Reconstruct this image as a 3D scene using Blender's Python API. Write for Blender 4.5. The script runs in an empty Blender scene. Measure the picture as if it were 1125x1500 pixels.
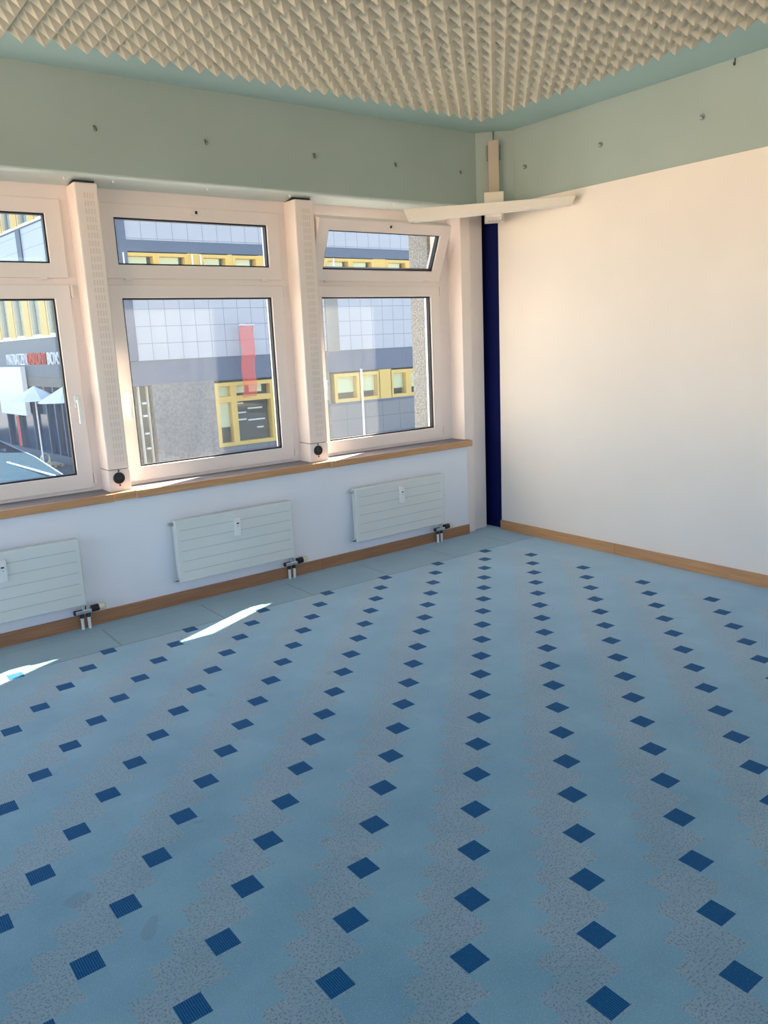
import bpy, bmesh, math, random
from mathutils import Vector, Matrix
random.seed(4)
C = bpy.context.scene.collection
SC = bpy.context.scene

# ------------------------------------------------------------------ materials
def lin(r, g, b):
    f = lambda c: (c/255/12.92) if c/255 <= 0.04045 else ((c/255+0.055)/1.055)**2.4
    return (f(r), f(g), f(b), 1.0)

class NT:
    """tiny helper for node maths"""
    def __init__(s, mat):
        s.t = mat.node_tree; s.n = s.t.nodes; s.l = s.t.links
    def put(s, sock, v):
        if isinstance(v, bpy.types.NodeSocket): s.l.new(v, sock)
        else: sock.default_value = v
    def m(s, op, a, b=None, c=None):
        n = s.n.new('ShaderNodeMath'); n.operation = op
        for i, v in enumerate((a, b, c)):
            if v is not None: s.put(n.inputs[i], v)
        return n.outputs[0]
    def mix(s, f, a, b):
        n = s.n.new('ShaderNodeMix'); n.data_type = 'RGBA'
        s.put(n.inputs[0], f); s.put(n.inputs[6], a); s.put(n.inputs[7], b)
        return n.outputs[2]
    def pos(s):
        return s.n.new('ShaderNodeNewGeometry').outputs['Position']
    def xyz(s, v):
        n = s.n.new('ShaderNodeSeparateXYZ'); s.l.new(v, n.inputs[0]); return n.outputs
    def noise(s, scale, detail=2.0, vec=None, rough=0.5):
        n = s.n.new('ShaderNodeTexNoise'); n.inputs['Scale'].default_value = scale
        n.inputs['Detail'].default_value = detail; n.inputs['Roughness'].default_value = rough
        s.l.new(vec if vec is not None else s.pos(), n.inputs['Vector']); return n.outputs[0]
    def vec(s, x, y, z):
        n = s.n.new('ShaderNodeCombineXYZ')
        for i, v in enumerate((x, y, z)): s.put(n.inputs[i], v)
        return n.outputs[0]
    def ramp(s, v, lo, hi):
        n = s.n.new('ShaderNodeMapRange'); s.put(n.inputs[0], v)
        n.inputs[1].default_value = lo; n.inputs[2].default_value = hi
        return n.outputs[0]

def mat(name, col, rough=0.6, metal=0.0, var=0.06, scale=6.0, bump=0.0, bscale=200.0, spec=0.5):
    m = bpy.data.materials.new(name); m.use_nodes = True
    k = NT(m); b = m.node_tree.nodes['Principled BSDF']
    b.inputs['Roughness'].default_value = rough; b.inputs['Metallic'].default_value = metal
    b.inputs['Specular IOR Level'].default_value = spec
    dk = tuple(c*(1-var) for c in col[:3])+(1,); lt = tuple(min(1, c*(1+var)) for c in col[:3])+(1,)
    k.l.new(k.mix(k.ramp(k.noise(scale, 4), .3, .7), dk, lt), b.inputs['Base Color'])
    if bump:
        bn = k.n.new('ShaderNodeBump'); bn.inputs['Strength'].default_value = bump; bn.inputs['Distance'].default_value = .002
        k.l.new(k.noise(bscale, 3), bn.inputs['Height']); k.l.new(bn.outputs[0], b.inputs['Normal'])
    return m

def wood(name, c1, c2, rough=.45):
    m = bpy.data.materials.new(name); m.use_nodes = True; k = NT(m); b = m.node_tree.nodes['Principled BSDF']
    x, y, z = k.xyz(k.pos())
    v = k.vec(k.m('MULTIPLY', x, 2.2), k.m('MULTIPLY', y, 2.2), k.m('MULTIPLY', z, 60.))
    k.l.new(k.mix(k.ramp(k.noise(1.6, 5, v), .3, .7), c1, c2), b.inputs['Base Color'])
    b.inputs['Roughness'].default_value = rough
    return m

def glass_mat(name, tint=(.95, .97, .97), dust=0.03, refl=1.0):
    m = bpy.data.materials.new(name); m.use_nodes = True; k = NT(m); k.n.clear()
    out = k.n.new('ShaderNodeOutputMaterial')
    tr = k.n.new('ShaderNodeBsdfTransparent'); tr.inputs[0].default_value = tint+(1,)
    gl = k.n.new('ShaderNodeBsdfGlossy'); gl.inputs['Roughness'].default_value = 0.0
    g = k.n.new('ShaderNodeNewGeometry'); dt = k.n.new('ShaderNodeVectorMath'); dt.operation = 'DOT_PRODUCT'
    k.l.new(g.outputs['Incoming'], dt.inputs[0]); k.l.new(g.outputs['Normal'], dt.inputs[1])
    fr = k.m('MULTIPLY_ADD', k.m('POWER', k.m('SUBTRACT', 1., k.m('ABSOLUTE', dt.outputs['Value'])), 5.), .96, .035)
    a = k.n.new('ShaderNodeMixShader'); k.l.new(k.m('MULTIPLY', fr, refl), a.inputs[0])
    k.l.new(tr.outputs[0], a.inputs[1]); k.l.new(gl.outputs[0], a.inputs[2])
    last = a.outputs[0]
    if dust:
        tl = k.n.new('ShaderNodeBsdfTranslucent'); tl.inputs[0].default_value = (.9, .9, .85, 1)
        d = k.n.new('ShaderNodeMixShader')
        x, y, z = k.xyz(k.pos())
        streak = k.noise(1.0, 4, k.vec(k.m('MULTIPLY', x, 14.), y, k.m('MULTIPLY', z, 3.)))
        speck = k.noise(330., 1)
        f = k.m('MULTIPLY', k.m('ADD', k.m('MULTIPLY_ADD', k.ramp(streak, .3, .7), .35, .45), k.m('MULTIPLY', k.ramp(speck, .42, .66), 1.1)), dust)
        k.l.new(f, d.inputs[0]); k.l.new(last, d.inputs[1]); k.l.new(tl.outputs[0], d.inputs[2]); last = d.outputs[0]
    k.l.new(last, out.inputs[0])
    return m

def grid_mat(name, col, line, px, pz, ox, oz, w, axis='x', rough=.35):
    """cladding panels: a joint grid drawn from world position"""
    m = bpy.data.materials.new(name); m.use_nodes = True; k = NT(m); b = m.node_tree.nodes['Principled BSDF']
    X = k.xyz(k.pos()); u = X[0] if axis == 'x' else X[1]
    fu = k.m('FRACT', k.m('DIVIDE', k.m('SUBTRACT', u, ox), px)); fz = k.m('FRACT', k.m('DIVIDE', k.m('SUBTRACT', X[2], oz), pz))
    hit = k.m('MAXIMUM', k.m('LESS_THAN', fu, w/px), k.m('LESS_THAN', fz, w/pz))
    k.l.new(k.mix(hit, k.mix(k.ramp(k.noise(.8, 3), .3, .7), tuple(c*.94 for c in col[:3])+(1,), col), line), b.inputs['Base Color'])
    b.inputs['Roughness'].default_value = rough
    return m

def granite(name, a, b_, scale=95.):
    m = bpy.data.materials.new(name); m.use_nodes = True; k = NT(m); b = m.node_tree.nodes['Principled BSDF']
    k.l.new(k.mix(k.ramp(k.noise(scale, 3, None, .7), .40, .60), a, b_), b.inputs['Base Color']); b.inputs['Roughness'].default_value = .6
    return m

M = {}
M['wall'] = mat('painted_plaster_wall', (.85, .775, .705, 1), .85, var=.02, scale=2., bump=.15, bscale=120.)
M['wall_under'] = mat('painted_wall_under_sill', (.84, .84, .88, 1), .8, var=.02, scale=2., bump=.1, bscale=120.)
M['beam'] = mat('sage_green_paint', (.355, .435, .405, 1), .75, var=.05, scale=1.3, bump=.08, bscale=90.)
M['foam'] = mat('cream_foam', (.53, .51, .41, 1), .95, var=.04, scale=9.)
M['frame'] = mat('rose_white_lacquer', (.86, .75, .70, 1), .35, var=.015)
M['casing'] = mat('cream_lacquer_casing', (.86, .74, .67, 1), .4, var=.015)
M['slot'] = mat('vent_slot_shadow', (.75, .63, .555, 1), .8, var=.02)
M['seam'] = mat('seam_line', (.35, .27, .24, 1), .8, var=.02)
M['gasket'] = mat('black_rubber', (.006, .006, .01, 1), .5, var=.02)
M['white'] = mat('white_plastic', (.82, .82, .80, 1), .35, var=.01)
M['rad'] = mat('radiator_enamel', (.72, .74, .71, 1), .4, var=.01)
M['groove'] = mat('radiator_groove', (.46, .48, .48, 1), .6, var=.01)
M['chrome'] = mat('chrome', (.75, .76, .78, 1), .18, 1.0, var=.02)
M['dark_metal'] = mat('dark_metal', (.08, .09, .1, 1), .3, .8, var=.02)
M['black'] = mat('black_plastic', (.008, .008, .012, 1), .35, var=.02)
M['cream'] = mat('cream_plastic', (.72, .66, .50, 1), .45, var=.02)
M['wood'] = wood('oak_trim', lin(184, 134, 90), lin(204, 156, 110))
M['wood2'] = wood('oak_skirting', lin(152, 110, 78), lin(174, 128, 92))
M['slate'] = mat('grey_sill_laminate', lin(120, 114, 116), .5, var=.06, scale=60.)
M['navy'] = mat('navy_blue_paint', (.004, .008, .085, 1), .8, var=.12, scale=3., spec=.2)
M['lamp'] = mat('ivory_lamp_housing', (.78, .72, .62, 1), .45, var=.02)
M['lampstem'] = mat('beige_lamp_stem', (.46, .40, .32, 1), .5, var=.02)
M['grey'] = mat('grey_screw', (.22, .25, .25, 1), .4, .3, var=.02)
M['glass'] = glass_mat('window_glass', dust=.017)
M['pane'] = glass_mat('far_glass', (.93, .96, .96), 0, .7)
# exterior
M['panel'] = grid_mat('pale_cladding', lin(168, 170, 176), lin(112, 118, 130), .628, .65, 6.70, 1.17, .022)
M['panel_left'] = grid_mat('pale_cladding_side', lin(176, 180, 184), lin(132, 140, 148), 50., .68, 0., 6.41, .03, 'y')
M['band'] = mat('slate_blue_band', lin(74, 90, 112), .5, var=.03, scale=.6)
M['granite'] = granite('speckled_granite', lin(84, 86, 88), lin(150, 148, 142))
M['granite2'] = granite('grey_stone_cladding', lin(92, 95, 98), lin(116, 117, 118), 9.)
M['greypanel'] = grid_mat('grey_lower_cladding', lin(116, 120, 124), lin(84, 88, 94), 1.05, .78, 15.3, -1.22, .03)
M['yellow'] = mat('yellow_window_frame', lin(214, 176, 88), .5, var=.04, scale=1.)
M['darkroom'] = mat('dark_interior', lin(10, 44, 50), .6, var=.3, scale=1.2)
M['blind'] = mat('cream_roller_blind', lin(236, 230, 184), .7, var=.03)
M['red'] = mat('red_sign_letters', lin(226, 62, 58), .5, var=.02)
M['letters'] = mat('white_sign_letters', lin(240, 244, 248), .5, var=.01)
M['street'] = mat('asphalt', (.13, .135, .145, 1), .9, var=.12, scale=2.)
M['canvas'] = mat('white_canvas', (.92, .90, .84, 1), .8, var=.03)
M['canopy'] = mat('dark_blue_canopy', (.002, .016, .034, 1), .85, var=.08, scale=.5, spec=.05)
M['pallet'] = wood('pallet_wood', lin(186, 166, 138), lin(212, 194, 166), .8)
M['bounce_paving'] = mat('terracotta_bounce_paving', (.31, .245, .195, 1), .9, var=.1, scale=2.)
M['bounce_wall'] = mat('cream_bounce_wall', (.56, .455, .36, 1), .9, var=.05, scale=.5)  # warm surface of the added sunlight-bouncing block
M['shop'] = mat('shop_window_dark', lin(34, 66, 90), .12, var=.35, scale=.6)
def reflection_mat():  # see-through red that imitates a streak reflected in the window glass
    m = bpy.data.materials.new('sheer_red_reflection'); m.use_nodes = True; k = NT(m); k.n.clear()
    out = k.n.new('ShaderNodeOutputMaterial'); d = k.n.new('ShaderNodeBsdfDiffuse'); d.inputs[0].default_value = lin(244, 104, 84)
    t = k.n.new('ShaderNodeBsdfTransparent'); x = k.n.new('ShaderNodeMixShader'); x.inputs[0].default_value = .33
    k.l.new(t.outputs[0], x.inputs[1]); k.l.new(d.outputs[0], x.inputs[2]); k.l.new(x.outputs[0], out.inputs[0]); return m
M['reflection'] = reflection_mat()

def carpet():
    m = bpy.data.materials.new('blue_patterned_carpet'); m.use_nodes = True; k = NT(m); b = m.node_tree.nodes['Principled BSDF']
    P = k.pos(); x, y, z = k.xyz(P)
    cx, cy, ox, oy = .07725, .0775, -.5755, -.484
    u = k.m('ADD', k.m('DIVIDE', k.m('SUBTRACT', x, ox), cx), 600.5); v = k.m('ADD', k.m('DIVIDE', k.m('SUBTRACT', y, oy), cy), 600.5)
    i, j = k.m('FLOOR', u), k.m('FLOOR', v); fu, fv = k.m('FRACT', u), k.m('FRACT', v)
    d = k.m('FLOORED_MODULO', k.m('SUBTRACT', i, j), 6.)
    even = k.m('LESS_THAN', k.m('FLOORED_MODULO', i, 2.), .5)
    d0 = k.m('LESS_THAN', d, .5)
    ins = k.m('MULTIPLY', k.m('LESS_THAN', k.m('ABSOLUTE', k.m('SUBTRACT', fu, .5)), .475), k.m('LESS_THAN', k.m('ABSOLUTE', k.m('SUBTRACT', fv, .5)), .475))
    field = k.m('MULTIPLY', k.m('LESS_THAN', y, -.4455), k.m('LESS_THAN', x, -.36))
    sq = k.m('MULTIPLY', k.m('MULTIPLY', k.m('MULTIPLY', d0, even), ins), field)
    # soft edged speckled patches (cells 0, 4, 5 of each run of six)
    wob = k.m('MULTIPLY', k.m('SUBTRACT', k.noise(45., 2), .5), .55)
    wob2 = k.m('MULTIPLY', k.m('SUBTRACT', k.noise(38., 2, k.vec(y, x, 3.)), .5), .55)
    i2 = k.m('FLOOR', k.m('ADD', u, wob)); j2 = k.m('FLOOR', k.m('ADD', v, wob2))
    d2 = k.m('FLOORED_MODULO', k.m('SUBTRACT', i2, j2), 6.)
    greyp = k.m('MULTIPLY', k.m('MAXIMUM', k.m('LESS_THAN', d2, .5), k.m('GREATER_THAN', d2, 3.5)), field)
    blotch = k.ramp(k.noise(3.2, 4), .3, .7)
    blue = k.mix(blotch, (.135, .32, .445, 1), (.20, .405, .525, 1))
    light = k.m('GREATER_THAN', k.noise(260., 2), .60)
    blue = k.mix(k.m('MULTIPLY', light, .45), blue, (.36, .55, .62, 1))
    grey = k.mix(blotch, (.20, .345, .435, 1), (.265, .405, .485, 1))
    sp = k.ramp(k.noise(165., 2), .54, .60)
    grey = k.mix(k.m('MULTIPLY', sp, .62), grey, (.075, .12, .175, 1))
    grey = k.mix(k.m('MULTIPLY', light, .3), grey, (.42, .52, .56, 1))
    base = k.mix(greyp, blue, grey)
    wn = k.n.new('ShaderNodeTexWhiteNoise'); wn.noise_dimensions = '3D'; k.l.new(k.vec(i2, j2, 1.5), wn.inputs[0])
    base = k.mix(k.m('MULTIPLY', wn.outputs[0], .16), base, (.13, .26, .33, 1))
    # plain border along the walls
    border = k.mix(blotch, (.105, .255, .32, 1), (.14, .295, .365, 1))
    inb = k.m('GREATER_THAN', y, -.457)
    base = k.mix(inb, base, border)
    # dark blue squares with fine ribs
    rib = k.m('SINE', k.m('MULTIPLY', x, 2*math.pi/.0062))
    dk = k.mix(k.ramp(rib, -.6, .8), (.001, .048, .165, 1), (.004, .125, .30, 1))
    tuft = k.m('GREATER_THAN', k.noise(1.0, 1, k.vec(k.m('MULTIPLY', x, 330.), k.m('MULTIPLY', y, 120.), 0.)), .62)
    dk = k.mix(k.m('MULTIPLY', tuft, .30), dk, (.03, .20, .38, 1))
    base = k.mix(sq, base, dk)
    # floor duct seams beside the window wall
    def line(c, at, w): return k.m('LESS_THAN', k.m('ABSOLUTE', k.m('SUBTRACT', c, at)), w)
    s1 = line(y, -.457, .0055); s2 = k.m('MULTIPLY', line(y, -.125, .003), .6)
    fx = k.m('ABSOLUTE', k.m('SUBTRACT', k.m('FRACT', k.m('DIVIDE', k.m('ADD', x, 3.273+6.1), .61)), .5))
    strip = k.m('MULTIPLY', k.m('LESS_THAN', y, -.125), inb)
    s3 = k.m('MULTIPLY', k.m('MULTIPLY', k.m('GREATER_THAN', fx, .492), strip), k.m('LESS_THAN', x, -.5))
    s4 = k.m('MULTIPLY', k.m('MAXIMUM', line(x, -.275, .005), k.m('MULTIPLY', line(x, -.345, .003), .6)), strip)
    seams = k.m('MAXIMUM', k.m('MAXIMUM', s1, s2), k.m('MAXIMUM', s3, s4))
    base = k.mix(k.m('MULTIPLY', seams, .72), base, (.03, .06, .08, 1))
    stain = k.m('MULTIPLY', k.m('GREATER_THAN', k.noise(7., 1, k.vec(y, x, 9.)), .745), .22)
    base = k.mix(stain, base, (.10, .15, .19, 1))
    k.l.new(base, b.inputs['Base Color']); b.inputs['Roughness'].default_value = .95; b.inputs['Specular IOR Level'].default_value = .25
    k.l.new(k.m('MULTIPLY_ADD', sq, -.85, 1.0), b.inputs['Sheen Weight']); b.inputs['Sheen Roughness'].default_value = .35; b.inputs['Sheen Tint'].default_value = (.95, .97, 1., 1)
    bn = k.n.new('ShaderNodeBump'); bn.inputs['Strength'].default_value = .5; bn.inputs['Distance'].default_value = .003
    k.l.new(k.noise(300., 2), bn.inputs['Height']); k.l.new(bn.outputs[0], b.inputs['Normal'])
    return m
M['carpet'] = carpet()

# ------------------------------------------------------------------ mesh helpers
class MB:
    def __init__(s, bevel=0.0): s.bm = bmesh.new(); s.bv = bevel
    def box(s, x0, x1, y0, y1, z0, z1, mx=None):
        v = [Vector((x, y, z)) for z in (z0, z1) for y in (y0, y1) for x in (x0, x1)]
        if mx is not None: v = [mx @ p for p in v]
        V = [s.bm.verts.new(p) for p in v]
        for f in ((0, 2, 3, 1), (4, 5, 7, 6), (0, 1, 5, 4), (2, 6, 7, 3), (0, 4, 6, 2), (1, 3, 7, 5)): s.bm.faces.new([V[i] for i in f])
        return s
    def prism(s, pts, a, axis='x', b=None):
        """polygon pts (two coords) extruded along axis from a to b"""
        mk = {'x': lambda p, t: (t, p[0], p[1]), 'y': lambda p, t: (p[0], t, p[1]), 'z': lambda p, t: (p[0], p[1], t)}[axis]
        A = [s.bm.verts.new(mk(p, a)) for p in pts]; B = [s.bm.verts.new(mk(p, b)) for p in pts]
        s.bm.faces.new(A); s.bm.faces.new(B[::-1]); n = len(pts)
        for i in range(n): s.bm.faces.new([A[i], B[i], B[(i+1) % n], A[(i+1) % n]])
        return s
    def cyl(s, p, q, r, r2=None, n=20):
        p, q = Vector(p), Vector(q); d = (q-p).normalized(); r2 = r if r2 is None else r2
        a = d.orthogonal().normalized(); b = d.cross(a)
        A = [s.bm.verts.new(p+r*(math.cos(t)*a+math.sin(t)*b)) for t in [2*math.pi*i/n for i in range(n)]]
        B = [s.bm.verts.new(q+r2*(math.cos(t)*a+math.sin(t)*b)) for t in [2*math.pi*i/n for i in range(n)]]
        s.bm.faces.new(A[::-1]); s.bm.faces.new(B)
        for i in range(n): s.bm.faces.new([A[i], A[(i+1) % n], B[(i+1) % n], B[i]])
        return s
    def torus(s, c, nrm, R, r, n=20, k=8, arc=1.0):
        nrm = Vector(nrm).normalized(); a = nrm.orthogonal().normalized(); b = nrm.cross(a); c = Vector(c); g = []
        m_ = n if arc >= 1 else n+1
        for i in range(m_):
            t = 2*math.pi*arc*i/n; d = math.cos(t)*a+math.sin(t)*b
            g.append([s.bm.verts.new(c+d*(R+r*math.cos(u))+nrm*r*math.sin(u)) for u in [2*math.pi*j/k for j in range(k)]])
        for i in range(n):
            A, B = g[i], g[(i+1) % m_]
            for j in range(k): s.bm.faces.new([A[j], B[j], B[(j+1) % k], A[(j+1) % k]])
        return s
    def ring(s, x0, x1, z0, z1, X0, X1, Z0, Z1, yf, yb, mx=None):
        """rectangular frame: outer X0..X1,Z0..Z1, opening x0..x1,z0..z1"""
        fix = (lambda p: mx @ Vector(p)) if mx is not None else Vector
        o = [(X0, Z0), (X1, Z0), (X1, Z1), (X0, Z1)]; i_ = [(x0, z0), (x1, z0), (x1, z1), (x0, z1)]
        L = [[s.bm.verts.new(fix((p[0], y, p[1]))) for p in q] for y in (yf, yb) for q in (o, i_)]
        of, inf, ob, inb = L
        for a in range(4):
            b = (a+1) % 4
            s.bm.faces.new([of[a], of[b], inf[b], inf[a]]); s.bm.faces.new([ob[b], ob[a], inb[a], inb[b]])
            s.bm.faces.new([of[b], of[a], ob[a], ob[b]]); s.bm.faces.new([inf[a], inf[b], inb[b], inb[a]])
        return s
    def build(s, name, m, parent=None, smooth=False):
        bmesh.ops.recalc_face_normals(s.bm, faces=s.bm.faces)
        if s.bv:
            eds = [e for e in s.bm.edges if len(e.link_faces) == 2 and e.calc_face_angle(0) > .6]
            bmesh.ops.bevel(s.bm, geom=eds, offset=s.bv, segments=2, profile=.5, affect='EDGES', clamp_overlap=True)
        me = bpy.data.meshes.new(name); s.bm.to_mesh(me); s.bm.free()
        if smooth:
            for p in me.polygons: p.use_smooth = True
            try: me.set_sharp_from_angle(angle=math.radians(40))
            except Exception: pass
        me.materials.append(m if not isinstance(m, str) else M[m])
        o = bpy.data.objects.new(name, me); C.objects.link(o)
        if parent is not None: o.parent = parent; o.matrix_parent_inverse = Matrix.Translation(-parent.location) if False else Matrix()
        return o

def thing(name, label, cat, loc=(0, 0, 0), rz=0.0, group=None, kind=None):
    o = bpy.data.objects.new(name, None); C.objects.link(o); o.location = loc; o.rotation_euler = (0, 0, rz)
    o.empty_display_size = .05
    tag(o, label, cat, group, kind); return o
def tag(o, label=None, cat=None, group=None, kind=None):
    if label: o['label'] = label
    if cat: o['category'] = cat
    if group: o['group'] = group
    if kind: o['kind'] = kind
    return o
def struct(o, label, cat): return tag(o, label, cat, None, 'structure')
def dup(root, loc, rz=None, label=None):
    r = root.copy(); C.objects.link(r); r.location = loc
    if rz is not None: r.rotation_euler = (0, 0, rz)
    if label: r['label'] = label
    for ch in list(root.children):
        c = ch.copy(); C.objects.link(c); c.parent = r
        for g in list(ch.children):
            d = g.copy(); C.objects.link(d); d.parent = c
    return r

# ------------------------------------------------------------------ room shell
XL, YB, ZC = -7.2, -6.6, 2.998        # left wall, back wall, ceiling
ZB = 2.494                             # underside of the beams
o = MB().box(XL, .06, YB, .3, -.12, 0).build('floor', 'carpet'); struct(o, 'blue carpet floor with grey speckled zigzag bands and rows of dark blue squares', 'floor')
o = MB().box(XL, .4, YB, .4, ZC, ZC+.15).build('ceiling', mat('pale_teal_ceiling_paint', (.40, .56, .54, 1), .8, var=.04, scale=1.3)); struct(o, 'sage green painted ceiling border around the cream foam', 'ceiling')
o = MB().box(XL, -.287, 0, .40, 0, .712).build('wall_front', 'wall_under'); struct(o, 'white wall under the windows behind the radiators', 'wall')
o = MB().box(0, .03, YB, -.09, 0, ZB).build('wall_right', 'wall'); struct(o, 'large bare white wall on the right', 'wall')
o = MB().box(.03, .30, YB, .40, 0, ZC).build('wall_right', 'navy'); struct(o, 'narrow navy blue wall strip in the corner', 'wall')
# out of frame: back and left wall, wide openings added to let in light
o = MB().box(XL, .3, YB-.2, YB, 0, 1.05).box(XL, .3, YB-.2, YB, 2.85, ZC).box(XL, -6.9, YB-.2, YB, 1.05, 2.85).box(-.4, .3, YB-.2, YB, 1.05, 2.85).build('wall_back', 'wall'); struct(o, 'white wall behind the viewer with a wide opening added to let in light', 'wall')
lw = MB(); lw.box(XL-.2, XL, YB, .4, 0, .8).box(XL-.2, XL, YB, .4, 2.75, ZC).box(XL-.2, XL, YB, -3.7, .8, 2.75).box(XL-.2, XL, -.3, .4, .8, 2.75)
o = lw.build('wall_left', 'wall'); struct(o, 'white wall on the left with a wide opening added to let in light', 'wall')
# beams
o = MB().box(XL, -.172, -.04, .40, ZB, ZC).build('trim_1', 'beam'); struct(o, 'sage green beam above the windows', 'beam')
o = MB().prism([(-.172, -.04), (.03, -.24), (.03, .05), (-.172, .05)], ZB, 'z', ZC).build('trim_2', 'beam'); struct(o, 'sage green chamfered corner between the two beams', 'beam')
o = MB().box(.018, .03, YB, -.24, ZB-.02, ZC).build('trim_3', 'beam'); struct(o, 'sage green beam above the white right wall', 'beam')
prof = [(-.04, ZB), (-.045, ZB-.008), (-.035, ZB-.016), (.0, ZB-.018), (.05, ZB-.020), (.10, ZB-.024), (.155, ZB-.036), (.165, ZB-.030), (.165, ZB)]
o = MB().prism(prof, XL, 'x', -.19).build('trim_4', mat('pale_green_cornice', (.60, .68, .64, 1), .35, var=.02), smooth=True); struct(o, 'pale green rounded rail under the window beam', 'rail')
# pilasters beside the blue strip
o = MB(.003).box(-.287, -.19, .02, .40, 0, ZB).build('trim_5', 'frame'); struct(o, 'flat white pilaster right of the last window', 'pilaster')
o = MB(.003).box(-.19, -.035, .05, .40, 0, ZB).build('trim_6', 'frame'); struct(o, 'recessed white strip left of the navy blue corner', 'pilaster')
# skirting
o = MB(.002).box(XL, -1.70, -.015, 0, 0, .0766).box(-1.698, -.287, -.015, 0, 0, .0766).build('baseboard_front', 'wood2'); struct(o, 'brown wooden skirting under the radiators', 'baseboard')
o = MB(.002).box(-.015, 0, -1.205, -.088, 0, .0766).box(-.015, 0, YB, -1.207, 0, .0766).build('baseboard_right', 'wood'); struct(o, 'brown wooden skirting along the right wall', 'baseboard')

# ceiling foam: one sheet of pyramids
P_, TIPX, TIPY, ZT = .0955, -.530, -.478, 2.93
fm = bmesh.new(); nx, ny = 66, 60
x0, y0 = TIPX+P_/2, TIPY+P_/2; zb = ZC-.008
gv = [[fm.verts.new((x0-i*P_, y0-j*P_, zb)) for j in range(ny+1)] for i in range(nx+1)]
for i in range(nx):
    for j in range(ny):
        t = fm.verts.new((TIPX-i*P_, TIPY-j*P_, ZT)); q = [gv[i][j], gv[i+1][j], gv[i+1][j+1], gv[i][j+1]]
        for a in range(4): fm.faces.new([q[a], q[(a+1) % 4], t])
rim = [fm.verts.new((x, y, ZC-.0005)) for x, y in ((x0, y0), (x0-nx*P_, y0), (x0-nx*P_, y0-ny*P_), (x0, y0-ny*P_))]
fm.faces.new(rim)
side = [[gv[i][0] for i in range(nx+1)], [gv[nx][j] for j in range(ny+1)], [gv[nx-i][ny] for i in range(nx+1)], [gv[0][ny-j] for j in range(ny+1)]]
for a in range(4): fm.faces.new(side[a][::-1]+[rim[a], rim[(a+1) % 4]])
mb = MB(); mb.bm.free(); mb.bm = fm
o = mb.build('acoustic_foam', 'foam'); tag(o, 'cream acoustic foam sheet of small pyramids covering the ceiling', 'acoustic foam')

# ------------------------------------------------------------------ windows
PITCH = 1.372
UZ0, UZ1, UO0, UO1 = 2.046, 2.308, 1.968, 2.385      # upper pane and sash heights
LZ0, LZ1, LO0, LO1 = .863, 1.858, .776, 1.933        # lower pane and sash heights
YF = .168                                            # fixed frame face; sash face is .155

def sash(w, gx0, gx1, gz0, gz1, X0, X1, Z0, Z1, mx=None):
    fix = lambda p: (mx @ Vector(p)) if mx is not None else Vector(p)
    yf = .152
    s = MB(.004).ring(gx0, gx1, gz0, gz1, X0, X1, Z0, Z1, yf, .235, mx).build('sash', 'frame', w)
    e = .009
    MB().ring(gx0+e, gx1-e, gz0+e, gz1-e, gx0-.002, gx1+.002, gz0-.002, gz1+.002, .166, .20, mx).build('gasket', 'gasket', s)
    MB().box(gx0-.001, gx1+.001, .198, .205, gz0-.001, gz1+.001, mx).build('pane', 'glass', s)
    return s
def handle(s, x, z):
    h = MB(.004).box(x-.015, x+.015, .140, .152, z-.035, z+.035).build('handle', 'white', s)
    MB(.003).box(x-.010, x+.010, .105, .140, z-.008, z+.010).box(x-.010, x+.010, .100, .116, z-.125, z+.012).build('lever', 'white', h)
def hinge(s, x, z, mx=None):
    m_ = MB(.002).box(x-.022, x+.022, .146, .158, z-.007, z+.007, mx).build('hinge', 'frame', s)
def latch(s, x, mx=None):
    l = MB(.003).box(x-.034, x+.034, .140, .152, 2.339, 2.371, mx).build('latch', 'frame', s)
    MB().box(x-.004, x+.012, .1385, .142, 2.347, 2.364, mx).build('keyhole', 'black', l)

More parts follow.
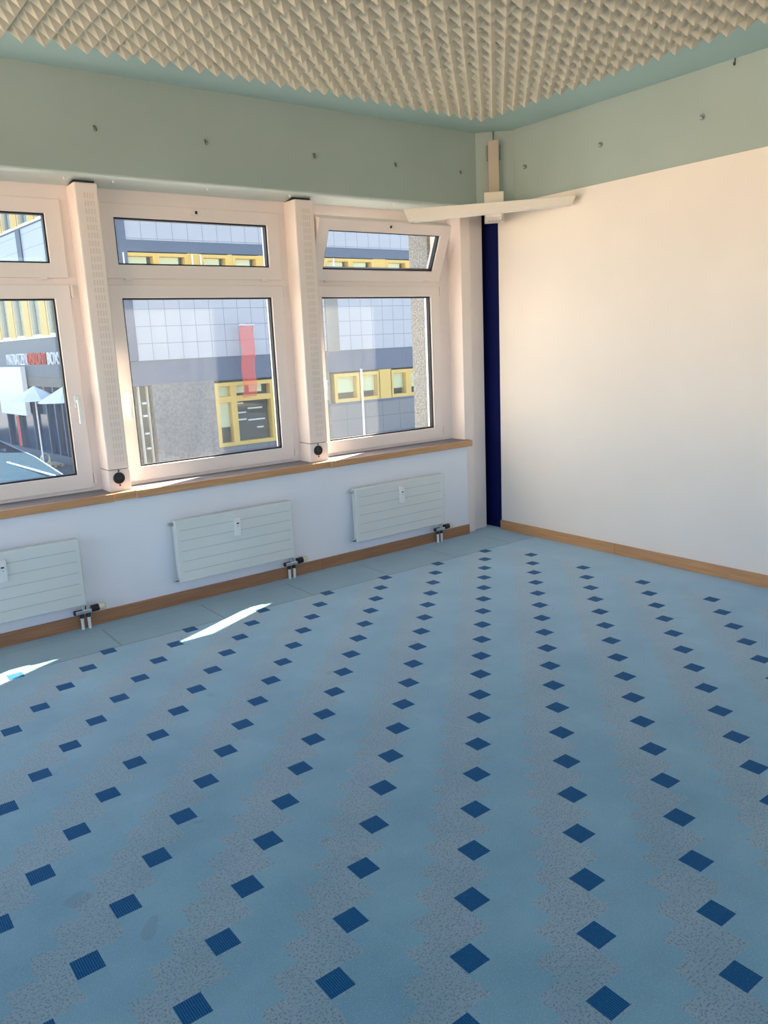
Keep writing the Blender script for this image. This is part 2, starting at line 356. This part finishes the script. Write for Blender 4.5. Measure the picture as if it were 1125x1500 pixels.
labels_w = ['white window on the left overlooking the shop sign, half cut by the photo edge', 'middle white window with both its upper and lower sash shut', 'white window nearest the blue corner, its upper sash tilted in']
pil = [(-3.085, -2.957), (-1.708, -1.563)]
bays = [(-4.43, -3.085), (-2.957, -1.708), (-1.563, -.287)]
panes = [(-4.212, -3.222), (-2.844, -1.850), (-1.461, -.481)]
for n in range(3):
    b0, b1 = bays[n]; g0, g1 = panes[n]
    w = thing('window_%d' % (n+1), labels_w[n], 'window', (0, 0, 0), kind='structure')
    # fixed frame with two openings
    f = MB(.002)
    f.box(b0-.06, b1+.06, YF, .24, LO1-.006, UO0+.006); f.box(b0-.06, b1+.06, YF, .24, UO1-.01, ZB-.01); f.box(b0-.06, b1+.06, YF, .24, .757, LO0+.008)
    f.box(b0-.06, g0-.08, YF+.0005, .239, .758, ZB-.011); f.box(g1+.08, b1+.06, YF+.0005, .239, .758, ZB-.011)
    f.build('window_frame', 'frame', w)
    sl = sash(w, g0, g1, LZ0, LZ1, g0-.087, g1+.087, LO0, LO1)
    handle(sl, g1+.046 if n == 0 else g0-.038, 1.285)
    MB(.002).box(g1+.090, g1+.104, .148, .17, .80, .86).build('hinge', 'frame', sl)
    MB(.002).box(g1+.089, g1+.101, .150, .17, 1.86, 1.93).build('hinge', 'frame', sl)
    mx = None
    if n == 2:
        pv = Vector((0, .165, UO0))
        mx = Matrix.Translation(pv) @ Matrix.Rotation(math.radians(22.6), 4, 'X') @ Matrix.Translation(-pv)
    su = sash(w, g0, g1, UZ0, UZ1, g0-.087, g1+.087, UO0, UO1, mx)
    latch(su, (g0+g1)/2+.004 if n < 2 else -.965, mx)
    for hx in (g0+.048, g1-.05): hinge(su, hx, 1.964)
    # sill board: grey top, wooden nosing
    s0, s1 = [(-4.45, -3.093), (-2.958, -1.727), (-1.600, -.273)][n]
    sb = MB().box(s0, s1, -.03, YF+.01, .714, .757).build('window_sill', 'slate', w)
    MB(.003).box(s0, s1, -.052, -.030, .712, .757).build('wooden_nosing', 'wood', sb)
    if n == 2:
        MB(.003).box(-.300, -.273, -.030, .02, .712, .757).build('wooden_nosing', 'wood', sb)
# casings (ventilated pillars) between the windows
plab = ['cream ventilated pillar casing between the left and the middle window', 'cream ventilated pillar casing between the middle and the right window']
slab = ['round black socket low on the pillar left of the middle window', 'round black socket low on the pillar right of the middle window']
for n, (a, b) in enumerate(pil):
    t = thing('trim_%d' % (7+n), plab[n], 'pillar', (0, 0, 0), kind='structure')
    k = MB(.008).box(a, b, .03, .24, .884, 2.458).build('casing', 'casing', t)
    MB(.004).box(a, b, .03, .24, .752, .880).build('base_panel', 'frame', t)
    MB().box(a+.003, b-.003, .036, .24, .878, .886).build('seam', 'seam', t)
    MB().box(a+.006, b-.006, .060, .22, 2.455, 2.473).build('top_gap_shade', 'black', t)  # black block standing in for the shade in the gap above the casing
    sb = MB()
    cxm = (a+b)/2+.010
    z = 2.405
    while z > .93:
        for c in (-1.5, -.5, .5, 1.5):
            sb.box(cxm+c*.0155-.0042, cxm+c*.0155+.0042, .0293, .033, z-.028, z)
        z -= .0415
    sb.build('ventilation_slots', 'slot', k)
    MB(.002).box(a-.012, b+.030, -.034, .03, .712, .755).build('wooden_nosing', 'wood', t)
    MB().box(a-.012, b+.030, .02, .24, .70, .756).build('pillar_foot', 'slate', t)
    xs = (-3.026, -1.646)[n]; zs = .832
    s = thing('wall_socket', slab[n], 'socket', (xs, .03, zs), group='round black sockets on the pillar casings')
    MB(.002).cyl((0, .002, 0), (0, -.006, 0), .034, n=32).build('socket_disc', 'black', s)
    MB().torus((0, -.006, 0), (0, 1, 0), .029, .003).build('socket_rim', 'gasket', s)
    for dx in (-.010, .010): MB().cyl((dx, -.004, 0), (dx, -.0066, 0), .004, n=12).build('pin_hole', 'dark_metal', s)
    for dz in (-.042, .042): MB().cyl((.002, .002, dz), (.002, -.002, dz), .0055, n=12).build('screw', 'black', s)

# exterior reveals: granite column right, white jambs behind the casings, lintel
o = MB().box(-.430, .5, .24, .458, -3.6, 3.6).build('trim_9', 'granite'); struct(o, 'speckled granite column outside the right window', 'column')
for n, (a, b) in enumerate(((-3.07, -2.95), (-1.700, -1.57), (-4.45, -4.33))):
    o = MB().box(a, b, .24, .458, .6, 2.6).build('trim_%d' % (10+n), 'white')
    struct(o, ['white outer jamb right of the left window', 'white outer jamb right of the middle window', 'white outer jamb left of the left window'][n], 'jamb')
o = MB().box(XL, .5, .24, .50, 2.52, 3.6).build('trim_13', 'granite'); struct(o, 'granite lintel outside above the windows', 'lintel')
o = MB().box(XL, -.43, .24, .48, -3.6, .756).build('trim_14', 'granite'); struct(o, 'granite wall outside below the windows', 'wall')
# rest of the window wall left of the view, left open for added daylight
o = MB().box(-4.60, -4.43, .03, .24, .712, ZB).box(XL, XL+.1, .03, .24, .712, ZB).build('wall_front', 'wall_under'); struct(o, 'white wall left of the windows', 'wall')

# ------------------------------------------------------------------ radiators
def radiator():
    t = thing('radiator', 'x', 'radiator', (0, 0, 0), group='white panel radiators under the windows')
    L, z0, z1, yf, yb = .812, .157, .545, -.092, -.045
    MB(.006).box(-L, 0, yf, yb, z0, z1).build('panel', 'rad', t)
    g = MB()
    for i in range(1, 6):
        z = z0+(z1-z0)*i/6.
        g.box(-L+.028, -.022, yf-.0006, yf+.004, z-.0016, z+.0016)
    g.build('grooves', 'groove', t)
    MB(.003).box(-L+.05, -L+.09, yb, -.001, .20, .50).build('wall_bracket', 'rad', t)
    MB(.003).box(-.09, -.05, yb, -.001, .20, .50).build('wall_bracket', 'rad', t)
    for z in (z0+.018, z1-.022):
        MB(.001).cyl((-L+.002, -.068, z), (-L-.022, -.068, z), .013, n=6).cyl((-L-.022, -.068, z), (-L-.034, -.068, z), .008, n=12).build('plug', 'chrome', t)
    # heat cost meter
    h = MB(.003).box(-.428, -.388, yf-.022, yf, .386, .504).build('heat_meter', 'white', t)
    MB().box(-.416, -.400, yf-.0226, yf-.02, .462, .470).build('display', 'black', h)
    MB().cyl((-.408, yf-.0215, .448), (-.408, yf-.0228, .448), .003, n=10).build('eye', 'grey', h)
    # valve block, pipes and thermostat
    v = MB(.003).box(-.062, .030, -.075, -.040, .100, .122).cyl((-.012, -.058, .122), (-.012, -.058, .150), .016, n=6).cyl((-.012, -.058, .140), (-.012, -.058, .160), .011, n=12).build('valve', 'chrome', t)
    MB(.002).cyl((-.012, -.060, .112), (-.070, -.060, .112), .015, n=6).build('lockshield', 'dark_metal', v)
    MB(.002).cyl((-.022, -.04, .10), (-.022, -.04, .068), .0135, n=6).cyl((.016, -.04, .10), (.016, -.04, .068), .0135, n=6).build('pipe_nut', 'dark_metal', v)
    for px in (-.022, .016):
        MB().cyl((px, -.04, 0), (px, -.04, .075), .0095, n=16).build('pipe', 'white', t, True)
    th = MB(.003).cyl((.028, -.062, .118), (.072, -.062, .120), .0205, n=24).build('thermostat_head', 'black', t)
    MB(.003).cyl((.072, -.062, .120), (.104, -.062, .1215), .0205, n=24).build('dial', 'cream', th)
    MB().cyl((.104, -.062, .1215), (.107, -.062, .1217), .016, n=24).build('end_cap', 'grey', th)
    return t
rlab = ['white panel radiator under the left window, half cut by the photo edge', 'white panel radiator under the middle window', 'white panel radiator under the right window, nearest the blue corner']
r0 = radiator(); r0.location = (-3.331, 0, 0); r0['label'] = rlab[0]
dup(r0, (-1.955, 0, 0), None, rlab[1]); dup(r0, (-.628, 0, 0), None, rlab[2])

# ------------------------------------------------------------------ lamp bar in the corner
N = Vector((-.7071, -.7071, 0)); S = Vector((.7071, -.7071, 0))
base = Vector((-.071, -.125, 0)); base = base - S*(base.dot(S))
lam = thing('corner_lamp', 'ivory lamp bar on a vertical stem hanging in the corner above the blue strip', 'lamp', (base.x, base.y, 0), math.radians(-45))
# local axes: x along S, -y towards the room (N)
MB(.003).box(-.002, .075, -.085, -.045, 2.47, 2.925).build('stem', 'lampstem', lam)
MB(.002).box(-.014, .088, -.048, -.010, 2.80, 2.90).build('stem_mount', 'grey', lam)
hk = MB().cyl((.037, -.030, 2.955), (.037, -.030, 2.998), .004, n=10).cyl((.037, -.03, 2.925), (.037, -.03, 2.957), .003, n=10).cyl((.037, -.065, 2.926), (.037, -.028, 2.928), .0035, n=10)
hk.build('hook', 'dark_metal', lam)
MB(.004).box(-.035, .105, -.135, -.022, 2.362, 2.566).build('bracket', 'lamp', lam)
bm_ = MB(.003)
def bar():
    s0, s1, zt, zl, dz = -.585, .578, 2.428, 2.346, .012
    m_ = MB(.004)
    V = []
    for (sx, top) in ((s0, 1), (s1, 1), (s0+.03, 0), (s1-.02, 0)):
        fr = (sx-s0)/(s1-s0)
        for yy in ((-.425, -.535) if top else (-.445, -.515)):
            V.append(m_.bm.verts.new((sx, yy, (zt if top else zl+(.030 if fr > .5 else 0))+dz*fr)))
    # top: 0,1 (s0) 2,3 (s1); bottom: 4,5 6,7
    for f in ((0, 1, 3, 2), (4, 6, 7, 5), (0, 2, 6, 4), (1, 5, 7, 3), (0, 4, 5, 1), (2, 3, 7, 6)): m_.bm.faces.new([V[i] for i in f])
    return m_
bo = bar().build('lamp_bar', 'lamp', lam)
MB(.002).prism([(-.52, 2.344), (.52, 2.386), (.52, 2.392), (-.52, 2.352)], -.505, 'y', -.455).build('diffuser', 'white', bo)
ar = MB(.004).box(-.020, .088, -.44, -.13, 2.352, 2.420).build('arm', 'lamp', lam)
sm = MB()
for i in range(4): sm.cyl((-.0+.025*i, -.25, 2.353), (-.0+.025*i, -.25, 2.350), .006, n=10)
sm.build('screws', 'grey', ar)

# ------------------------------------------------------------------ wall anchors and screws
def anchor():
    t = thing('wall_anchor', 'x', 'wall plug', (0, 0, 0), group='grey screw eyes in the green beams')
    MB().torus((0, -.010, 0), (.5, -.8, .1), .0125, .0038, n=18, arc=.82).build('eye', 'grey', t, True)
    MB().cyl((0, .002, .0), (0, -.012, .004), .0045, n=10).build('shank', 'grey', t, True)
    return t
al = ['screw eye farthest left in the green beam, above the left window pillar', 'screw eye in the green beam above the middle window', 'screw eye in the green beam just right of the second pillar',
      'screw eye in the green beam above the tilted window', 'screw eye in the window beam next to the green chamfered corner',
      'screw eye in the right hand beam nearest the corner lamp', 'middle screw eye in the right hand green beam', 'screw eye in the right hand beam nearest the photo edge']
a0 = anchor(); spots = [(-2.963, 2.718), (-2.326, 2.715), (-1.585, 2.710), (-.932, 2.714), (-.331, 2.717)]
for i, (x, z) in enumerate(spots):
    if i == 0: a0.location = (x, -.04, z); a0['label'] = al[0]
    else: dup(a0, (x, -.04, z), None, al[i])
for i, (y, z) in enumerate([(-.356, 2.725), (-1.022, 2.736), (-1.745, 2.735)]): dup(a0, (.018, y, z), math.radians(-90), al[5+i])
t = thing('ceiling_hook', 'small dark hook where the right hand beam meets the ceiling', 'hook', (.016, -1.93, 2.985))
MB().cyl((0, 0, .013), (-.004, 0, -.012), .003, n=10).torus((-.008, 0, -.016), (0, 1, 0), .008, .0025, n=14, arc=.7).build('hook_wire', 'dark_metal', t, True)
sl = ['white screw under the beam just left of the first pillar', 'white screw under the beam just right of the first pillar', 'white screw under the beam above the middle window', 'white screw under the beam just left of the second pillar', 'white screw under the beam above the tilted window']
q0 = thing('rail_screw', sl[0], 'screw', (-3.13, .03, ZB-.0195), group='white screws along the rail under the beam')
MB(.001).cyl((0, 0, .004), (0, 0, -.010), .0085, .006, n=14).build('screw_head', 'white', q0, True)
MB().cyl((.0, .012, .004), (.0, .012, -.004), .006, n=10).build('screw_plug', 'grey', q0)
for i, x in enumerate((-2.867, -2.305, -1.74, -.901)): dup(q0, (x, .03, ZB-.0195), None, sl[i+1])

# ------------------------------------------------------------------ outside
GZ = -3.6
o = MB().box(-60, 60, .5, 90, GZ-.3, GZ).build('ground', 'street'); struct(o, 'grey street outside the windows', 'ground')
o = MB().box(-60, XL-.3, -40, .5, GZ-.3, GZ).box(XL-.3, 30, -40, YB-.3, GZ-.3, GZ).build('ground', 'bounce_paving'); struct(o, 'warm paving added left of and behind the room to bounce light', 'ground')  # unseen warm surface put in to throw light onto the upper walls
FY = 26.
ob = thing('office_building', 'pale panelled office block with yellow windows across the street', 'building', (0, 0, 0))
XR0, XR1 = 6.30, 34.
MB().box(XR0, XR1, FY+.6, FY+1.3, GZ, 17).build('building_core', 'darkroom', ob)
MB().box(17.5, XR1, FY+1.3, FY+14, GZ, 17).build('rear_block', 'granite2', ob)
w = MB(); w.box(XR0+.4, XR1, FY, FY+.7, 1.18, 3.85); w.box(XR0+.4, XR1, FY, FY+.7, 5.68, 8.4); w.box(XR0+.4, XR1, FY, FY+.7, 10.3, 17)
w.build('cladding', 'panel', ob)
w = MB(); w.box(XR0, XR1, FY+.05, FY+.7, .22, 1.18); w.box(XR0, XR1, FY+.02, FY+.7, 5.26, 5.68); w.box(XR0, XR1, FY+.02, FY+.7, 9.9, 10.3)
w.build('slate_band', 'band', ob)
MB().box(XR0-.02, XR0+.42, FY-.05, FY+.7, 1.2, 17).build('corner_strip', 'band', ob)
MB().box(15.44, 16.10, FY-.06, FY+.6, 1.16, 3.9).build('granite_pilaster', 'granite', ob)
# ground floor
MB().box(7.15, 9.80, FY+.04, FY+.7, GZ, .25).build('stone_pier', 'granite2', ob)
MB().box(12.6, 15.5, FY+.04, FY+.7, GZ, .25).build('stone_pier', 'granite2', ob)
MB().box(9.7, 12.7, FY+.10, FY+.7, GZ, -2.55).build('stone_apron', 'greypanel', ob)
MB().box(15.4, XR1, FY+.06, FY+.7, GZ, -1.20).build('grey_cladding', 'greypanel', ob)
MB().box(6.3, 7.2, FY+.4, FY+.7, GZ, .25).build('door_recess', 'darkroom', ob)
for a in (6.66, 7.0): MB().box(a, a+.03, FY+.2, FY+.4, GZ, .2).build('door_post', 'cream', ob)
for z in (-2.3, -1.7, -1.0, -.5): MB().box(6.80, 6.97, FY+.3, FY+.4, z, z+.07).build('white_shelf', 'letters', ob)

def yellow_window(x0, x1, z0, z1, mull=(), trans=None, fw=.14, blinds=(), yo=.0):
    f = MB(.01).ring(x0+fw, x1-fw, z0+fw, z1-fw, x0, x1, z0, z1, FY+.02+yo, FY+.4)
    for m_ in mull: f.box(m_-.14, m_+.14, FY+.03+yo, FY+.36, z0+.05, z1-.05)
    if trans: f.box(x0+.05, x1-.05, FY+.035+yo, FY+.35, trans-.12, trans+.12)
    q = f.build('window_frame', 'yellow', ob)
    MB().box(x0+.05, x1-.05, FY+.22, FY+.24, z0+.05, z1-.05).build('pane', 'pane', q)
    if blinds:
        for (a, b, c, d) in blinds: MB().box(a, b, FY+.28, FY+.30, c, d).build('blind', 'blind', q)
    return q
q = yellow_window(9.80, 12.55, -2.55, .12, (10.64,), -.58, .16, ((9.98, 10.55, -1.75, -.70), (9.98, 10.5, -.46, -.06), (10.5, 11.3, -.36, -.04), (11.5, 12.1, -.36, -.04)))
for (a, b, z) in ((10.85, 11.3, -.85), (10.85, 11.4, -1.25), (11.5, 12.2, -1.1), (10.85, 11.4, -1.55), (11.5, 12.3, -1.6), (11.9, 12.2, -1.95)): MB().box(a, b, FY+.5, FY+.56, z, z+.06).build('shelf_light', 'canvas', q)
for (a, b, m_) in ((15.75, 17.15, ()), (17.2, 18.35, ()), (19.0, 20.1, ()), (20.1, 21.6, ()), (22.3, 23.6, ()), (24., 25.4, ())):
    yellow_window(a, b, -1.18, .14, m_, None, .16, ((a+.17, b-.17, -.75, .0),))
for (a, b) in ((18.3, 19.05), (21.6, 22.3)): MB().box(a, b, FY+.02, FY+.4, -1.19, .2).build('yellow_panel', 'yellow', ob)
MB().box(15.4, XR1, FY-.02, FY+.3, -1.30, -1.18).build('sill_ledge', 'band', ob)
for (a, b) in ((6.5, 7.85), (7.85, 9.15), (9.7, 10.9), (11.1, 12.3), (15.6, 17.0), (17.0, 18.3), (19.0, 20.3), (20.3, 21.6)):
    yellow_window(a, b, 3.85, 5.22, (), None, .13, ((a+.15, b-.3, 4.0, 5.1),))
for (a, b) in ((9.15, 9.7), (10.9, 11.1), (12.3, 15.6), (18.3, 19.)): MB().box(a, b, FY+.03, FY+.4, 3.85, 5.24).build('yellow_panel', 'yellow', ob)
for a in (9.30, 9.66, 6.55, 16.0): MB().cyl((a, FY-.06, 3.8), (a, FY-.06, 5.2), .03, n=8).build('downpipe', 'white', ob)
MB().box(6.3, 6.55, FY+.06, FY+.6, 3.85, 5.24).build('grey_pier', 'band', ob)
for (a, b) in ((6.5, 9.), (9.5, 12.)): yellow_window(a, b, 8.45, 9.9, ((a+b)/2,), None, .13)

bn = thing('reflection_strip', 'sheer red sheet standing in for a red streak reflected in the window glass', 'reflection', (11.2, 25.45, 0))  # sheet added outside in place of a red streak mirrored by the glass
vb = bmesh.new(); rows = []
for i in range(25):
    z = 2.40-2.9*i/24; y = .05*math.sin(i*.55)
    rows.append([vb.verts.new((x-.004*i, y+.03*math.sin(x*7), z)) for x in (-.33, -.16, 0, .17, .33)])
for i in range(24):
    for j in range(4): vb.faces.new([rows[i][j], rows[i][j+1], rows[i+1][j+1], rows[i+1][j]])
mb = MB(); mb.bm.free(); mb.bm = vb; cl = mb.build('reflection_sheet', 'reflection', bn, True)
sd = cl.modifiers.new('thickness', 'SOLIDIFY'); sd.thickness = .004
MB().cyl((-.36, 0, 2.42), (.36, 0, 2.42), .02, n=10).cyl((0, 0, 2.42), (0, .5, 2.46), .02, n=10).build('strip_rod', 'white', bn)

pl = thing('flag_pole', 'thin white street pole in front of the yellow windows', 'pole', (12.985, 20., GZ))
MB().cyl((0, 0, 0), (0, 0, 4.1), .045, .035, n=12).build('pole_shaft', 'white', pl, True); MB().cyl((0, 0, 0), (0, 0, .06), .12, n=16).build('pole_base', 'grey', pl)
MB().cyl((0, 0, 4.1), (0, 0, 4.14), .05, .02, n=12).build('pole_cap', 'white', pl)

# side building with the shop: local x runs along the facade towards us, local -y faces the street
WA = math.radians(94); wd = Vector((math.cos(WA), math.sin(WA), 0))
sb = thing('shop_building', 'side building with yellow window strips and a mattress shop sign', 'building', (6.3, 27, 0), WA+math.pi)
# local: x = -s (s grows with distance), y = wall normal; the street side is local -y ... checked below
SG = -1.0
def sx(s): return -s
def swall(mbv, s0, s1, z0, z1, d0, d1): return mbv.box(sx(s1), sx(s0), min(d0, d1), max(d0, d1), z0, z1)
SD = 1.0   # +y points into the building
swall(MB(), 1.1, 34, GZ, 14, .3, 9).build('building_core', 'shop', sb)
swall(MB(), 1.1, 34, 4.62, 7.42, 0, .35).build('cladding', 'panel_left', sb)
swall(MB(), 1.1, 34, 7.42, 7.50, -.06, .35).build('white_ledge', 'letters', sb)
swall(MB(), 1.1, 34, 7.36, 7.42, -.02, .30).build('dark_joint', 'band', sb)
swall(MB(), 9.6, 10.2, 4.62, 7.36, -.06, .05).build('vertical_strip', 'band', sb)
swall(MB(), 1.1, 34, .55, 2.36, .02, .35).build('sign_band', 'band', sb)
swall(MB(), 1.1, 34, 2.36, 2.46, -.06, .35).build('white_ledge', 'letters', sb)
def ywin(z0, z1):
    ss = 1.3; i = 0
    while ss < 30:
        wdt = (1.5, .9)[i % 2]
        if i % 2 == 0:
            f = MB(.01).ring(sx(ss+wdt)+.09, sx(ss)-.09, z0+.1, z1-.1, sx(ss+wdt), sx(ss), z0, z1, .05, .3).build('window_frame', 'cream', sb)
            swall(MB(), ss+.05, ss+wdt-.05, z0+.05, z1-.05, .18, .20).build('pane', 'pane', f)
            swall(MB(), ss+.15, ss+wdt*.5, z0+.1, z1-.1, .26, .28).build('blind', 'canvas', f)
        else: swall(MB(), ss, ss+wdt, z0, z1, .0, .3).build('yellow_panel', 'yellow', sb)
        ss += wdt; i += 1
ywin(2.46, 4.62); ywin(7.5, 9.6)
swall(MB(), 1.1, 34, 9.6, 14, 0, .35).build('cladding', 'panel_left', sb)
# shop front
for s in (4.9, 7.4, 8.4, 9.6, 11.8, 14.2, 16.2): swall(MB(), s-.07, s+.07, GZ, .1, .12, .32).build('shop_post', 'band', sb)
swall(MB(), 1.1, 34, .08, .55, .05, .35).build('transom', 'granite2', sb)
swall(MB(), 1.1, 34, GZ, -3.2, .1, .35).build('plinth', 'band', sb)
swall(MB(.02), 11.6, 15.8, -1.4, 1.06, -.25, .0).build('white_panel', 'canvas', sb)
swall(MB(), 14.2, 15.0, GZ, -1.6, .22, .31).build('red_poster', 'red', sb)
def sign(txt, s_left, s_right, m_, z0=1.14, h=.56):
    cu = bpy.data.curves.new('sign_text', 'FONT'); cu.body = txt; cu.extrude = .03; cu.size = 1.0; cu.offset = -.012
    ot = bpy.data.objects.new('tmp', cu); C.objects.link(ot); bpy.context.view_layer.update()
    dg = bpy.context.evaluated_depsgraph_get(); me = bpy.data.meshes.new_from_object(ot.evaluated_get(dg)); bpy.data.objects.remove(ot)
    xs = [v.co.x for v in me.vertices]; ys = [v.co.y for v in me.vertices]
    for v in me.vertices:
        u = (v.co.x-min(xs))/(max(xs)-min(xs)); q = (v.co.y-min(ys))/(max(ys)-min(ys))
        v.co = (sx(s_left)+u*(s_left-s_right), -.02-v.co.z, z0+q*h)
    me.materials.append(M[m_]); og = bpy.data.objects.new('sign_letters', me); C.objects.link(og); og.parent = sb
    og['label'] = {'letters': 'white raised sign letters', 'red': 'red raised sign letters'}[m_]
sign('MATRATZEN', 14.3, 11.05, 'letters'); sign('DISKONT', 10.95, 8.25, 'red'); sign('BOXS', 8.05, 6.35, 'letters')

# parasols, pallet, canopy in front of the shop
def parasol():
    t = thing('market_parasol', 'x', 'parasol', (0, 0, GZ), group='white parasols in front of the shop')
    MB().cyl((0, 0, 0), (0, 0, 3.9), .035, n=10).build('pole', 'canvas', t)
    MB().cyl((0, 0, 3.3), (0, 0, 3.9), 1.1, .04, n=8).build('canopy', 'canvas', t)
    MB(.01).box(-.3, .3, -.3, .3, 0, .1).build('foot', 'grey', t)
    return t
p0 = parasol(); p0.location = (4.1, 31.6, GZ); p0['label'] = 'left white parasol seen through the left window'
dup(p0, (4.6, 28.9, GZ), .3, 'right white parasol seen through the left window, beside the frame')
pt = thing('wooden_pallet', 'grey wooden pallet on the pavement seen through the left window', 'pallet', (5.15, 34.7, GZ), math.radians(96))
for i in range(7): MB().box(-.6+i*.185, -.6+i*.185+.13, -.4, .4, .122, .144).build('deck_board', 'pallet', pt)
for y in (-.4, -.05, .3):
    MB().box(-.6, .65, y, y+.1, .10, .122).box(-.6, .65, y, y+.1, 0, .022).build('runner', 'pallet', pt)
    for x in (-.6, -.05, .52): MB().box(x, x+.13, y, y+.1, .022, .10).build('block', 'pallet', pt)
hp = thing('yellow_hoop', 'yellow hoop barrier standing beside the pallet', 'barrier', (4.62, 33.4, GZ), math.radians(30))
MB().cyl((-.25, 0, 0), (-.25, 0, .55), .035, n=10).cyl((.25, 0, 0), (.25, 0, .55), .035, n=10).torus((0, 0, .55), (0, 1, 0), .25, .035, n=24).build('hoop_tube', 'blind', hp, True)
cn = thing('entrance_canopy', 'dark blue curved canopy roof outside the left window', 'canopy', (0, 0, 0))
ed = [(-.55, 9.), (-.1, 12.4), (.30, 16.5), (.56, 21.6), (.62, 25.)]
cb = bmesh.new(); top = []; bot = []
for (ex, ey) in ed:
    r = []; r2 = []
    for i in range(9):
        f = i/8.; x = ex-4.2*f; z = -.92+.9*math.sin(f*math.pi*.5)*.35
        r.append(cb.verts.new((x, ey, z))); r2.append(cb.verts.new((x, ey, z-.08)))
    top.append(r); bot.append(r2)
for i in range(4):
    for j in range(8):
        cb.faces.new([top[i][j], top[i][j+1], top[i+1][j+1], top[i+1][j]]); cb.faces.new([bot[i][j], bot[i+1][j], bot[i+1][j+1], bot[i][j+1]])
    cb.faces.new([top[i][0], top[i+1][0], bot[i+1][0], bot[i][0]]); cb.faces.new([top[i][8], bot[i][8], bot[i+1][8], top[i+1][8]])
for j in range(8):
    cb.faces.new([top[0][j], bot[0][j], bot[0][j+1], top[0][j+1]]); cb.faces.new([top[4][j], top[4][j+1], bot[4][j+1], bot[4][j]])
mb = MB(); mb.bm.free(); mb.bm = cb; mb.build('canopy_roof', 'canopy', cn)
MB().cyl((-.30, 11.8, -.86), (-.60, 15.2, -.83), .025, n=8).build('white_rib', 'letters', cn)
e_ = MB()
for (a, b) in zip(ed[:-1], ed[1:]): e_.cyl((a[0], a[1], -.93), (b[0], b[1], -.93), .03, n=8)
e_.build('edge_rail', 'band', cn)
for (x, y) in ((-.7, 10.), (-.1, 18.), (-3.6, 10.), (-3.2, 18.), (.2, 24.5), (-3., 24.5)): MB().cyl((x, y, GZ), (x, y, -.80), .06, n=12).build('canopy_post', 'band', cn)

# unseen low block added to bounce warm sunlight through the left opening
o = MB().box(-40, -26, -30, 30, GZ, 2.2).build('bounce_block', 'bounce_wall'); tag(o, 'unseen cream block added left of the room to bounce sunlight', 'building')

# ------------------------------------------------------------------ light
SUN = Vector((2.2, 1.0, 2.15)).normalized()
sd_ = bpy.data.lights.new('sun', 'SUN'); sd_.energy = 52.; sd_.angle = math.radians(.5); sd_.color = (1., .87, .69)
so = bpy.data.objects.new('sun', sd_); C.objects.link(so); so.rotation_euler = SUN.to_track_quat('Z', 'Y').to_euler()
wld = bpy.data.worlds.new('world'); SC.world = wld; wld.use_nodes = True
nt = wld.node_tree; bg = nt.nodes['Background']; sk = nt.nodes.new('ShaderNodeTexSky'); sk.sky_type = 'NISHITA'
sk.sun_disc = False; sk.sun_elevation = math.asin(SUN.z); sk.sun_rotation = math.atan2(SUN.x, SUN.y); sk.air_density = 1.; sk.dust_density = .7; sk.ozone_density = 3.0
nt.links.new(sk.outputs[0], bg.inputs[0]); bg.inputs[1].default_value = .50
def portal(loc, rot, a, b):
    l = bpy.data.lights.new('window_portal', 'AREA'); l.shape = 'RECTANGLE'; l.size = a; l.size_y = b; l.cycles.is_portal = True
    ol = bpy.data.objects.new('window_portal', l); C.objects.link(ol); ol.location = loc; ol.rotation_euler = rot

# ------------------------------------------------------------------ camera
f, yaw, pitch, roll, cx, cy = 1157.845, .9311396, .213713, -.0454224, -4.522612, -4.561892
fw = Vector((math.cos(yaw)*math.cos(pitch), math.sin(yaw)*math.cos(pitch), -math.sin(pitch)))
r = Vector((math.sin(yaw), -math.cos(yaw), 0)); u = r.cross(fw)
r2 = r*math.cos(roll)+u*math.sin(roll); u2 = -r*math.sin(roll)+u*math.cos(roll)
cd = bpy.data.cameras.new('camera'); cd.sensor_fit = 'VERTICAL'; cd.sensor_height = 36.; cd.lens = f*36./1500.; cd.clip_start = .05; cd.clip_end = 500
co = bpy.data.objects.new('camera', cd); C.objects.link(co)
R = Matrix((r2, u2, -fw)).transposed().to_4x4(); R.translation = Vector((cx, cy, 1.55)); co.matrix_world = R
SC.camera = co
SC.view_settings.view_transform = 'Standard'; SC.view_settings.look = 'None'; SC.view_settings.gamma = 1.; SC.view_settings.use_curve_mapping = False
SC.view_settings.exposure = 0.34
SC.cycles.max_bounces = 10; SC.cycles.diffuse_bounces = 6; SC.cycles.transparent_max_bounces = 16; SC.cycles.sample_clamp_indirect = 14.0
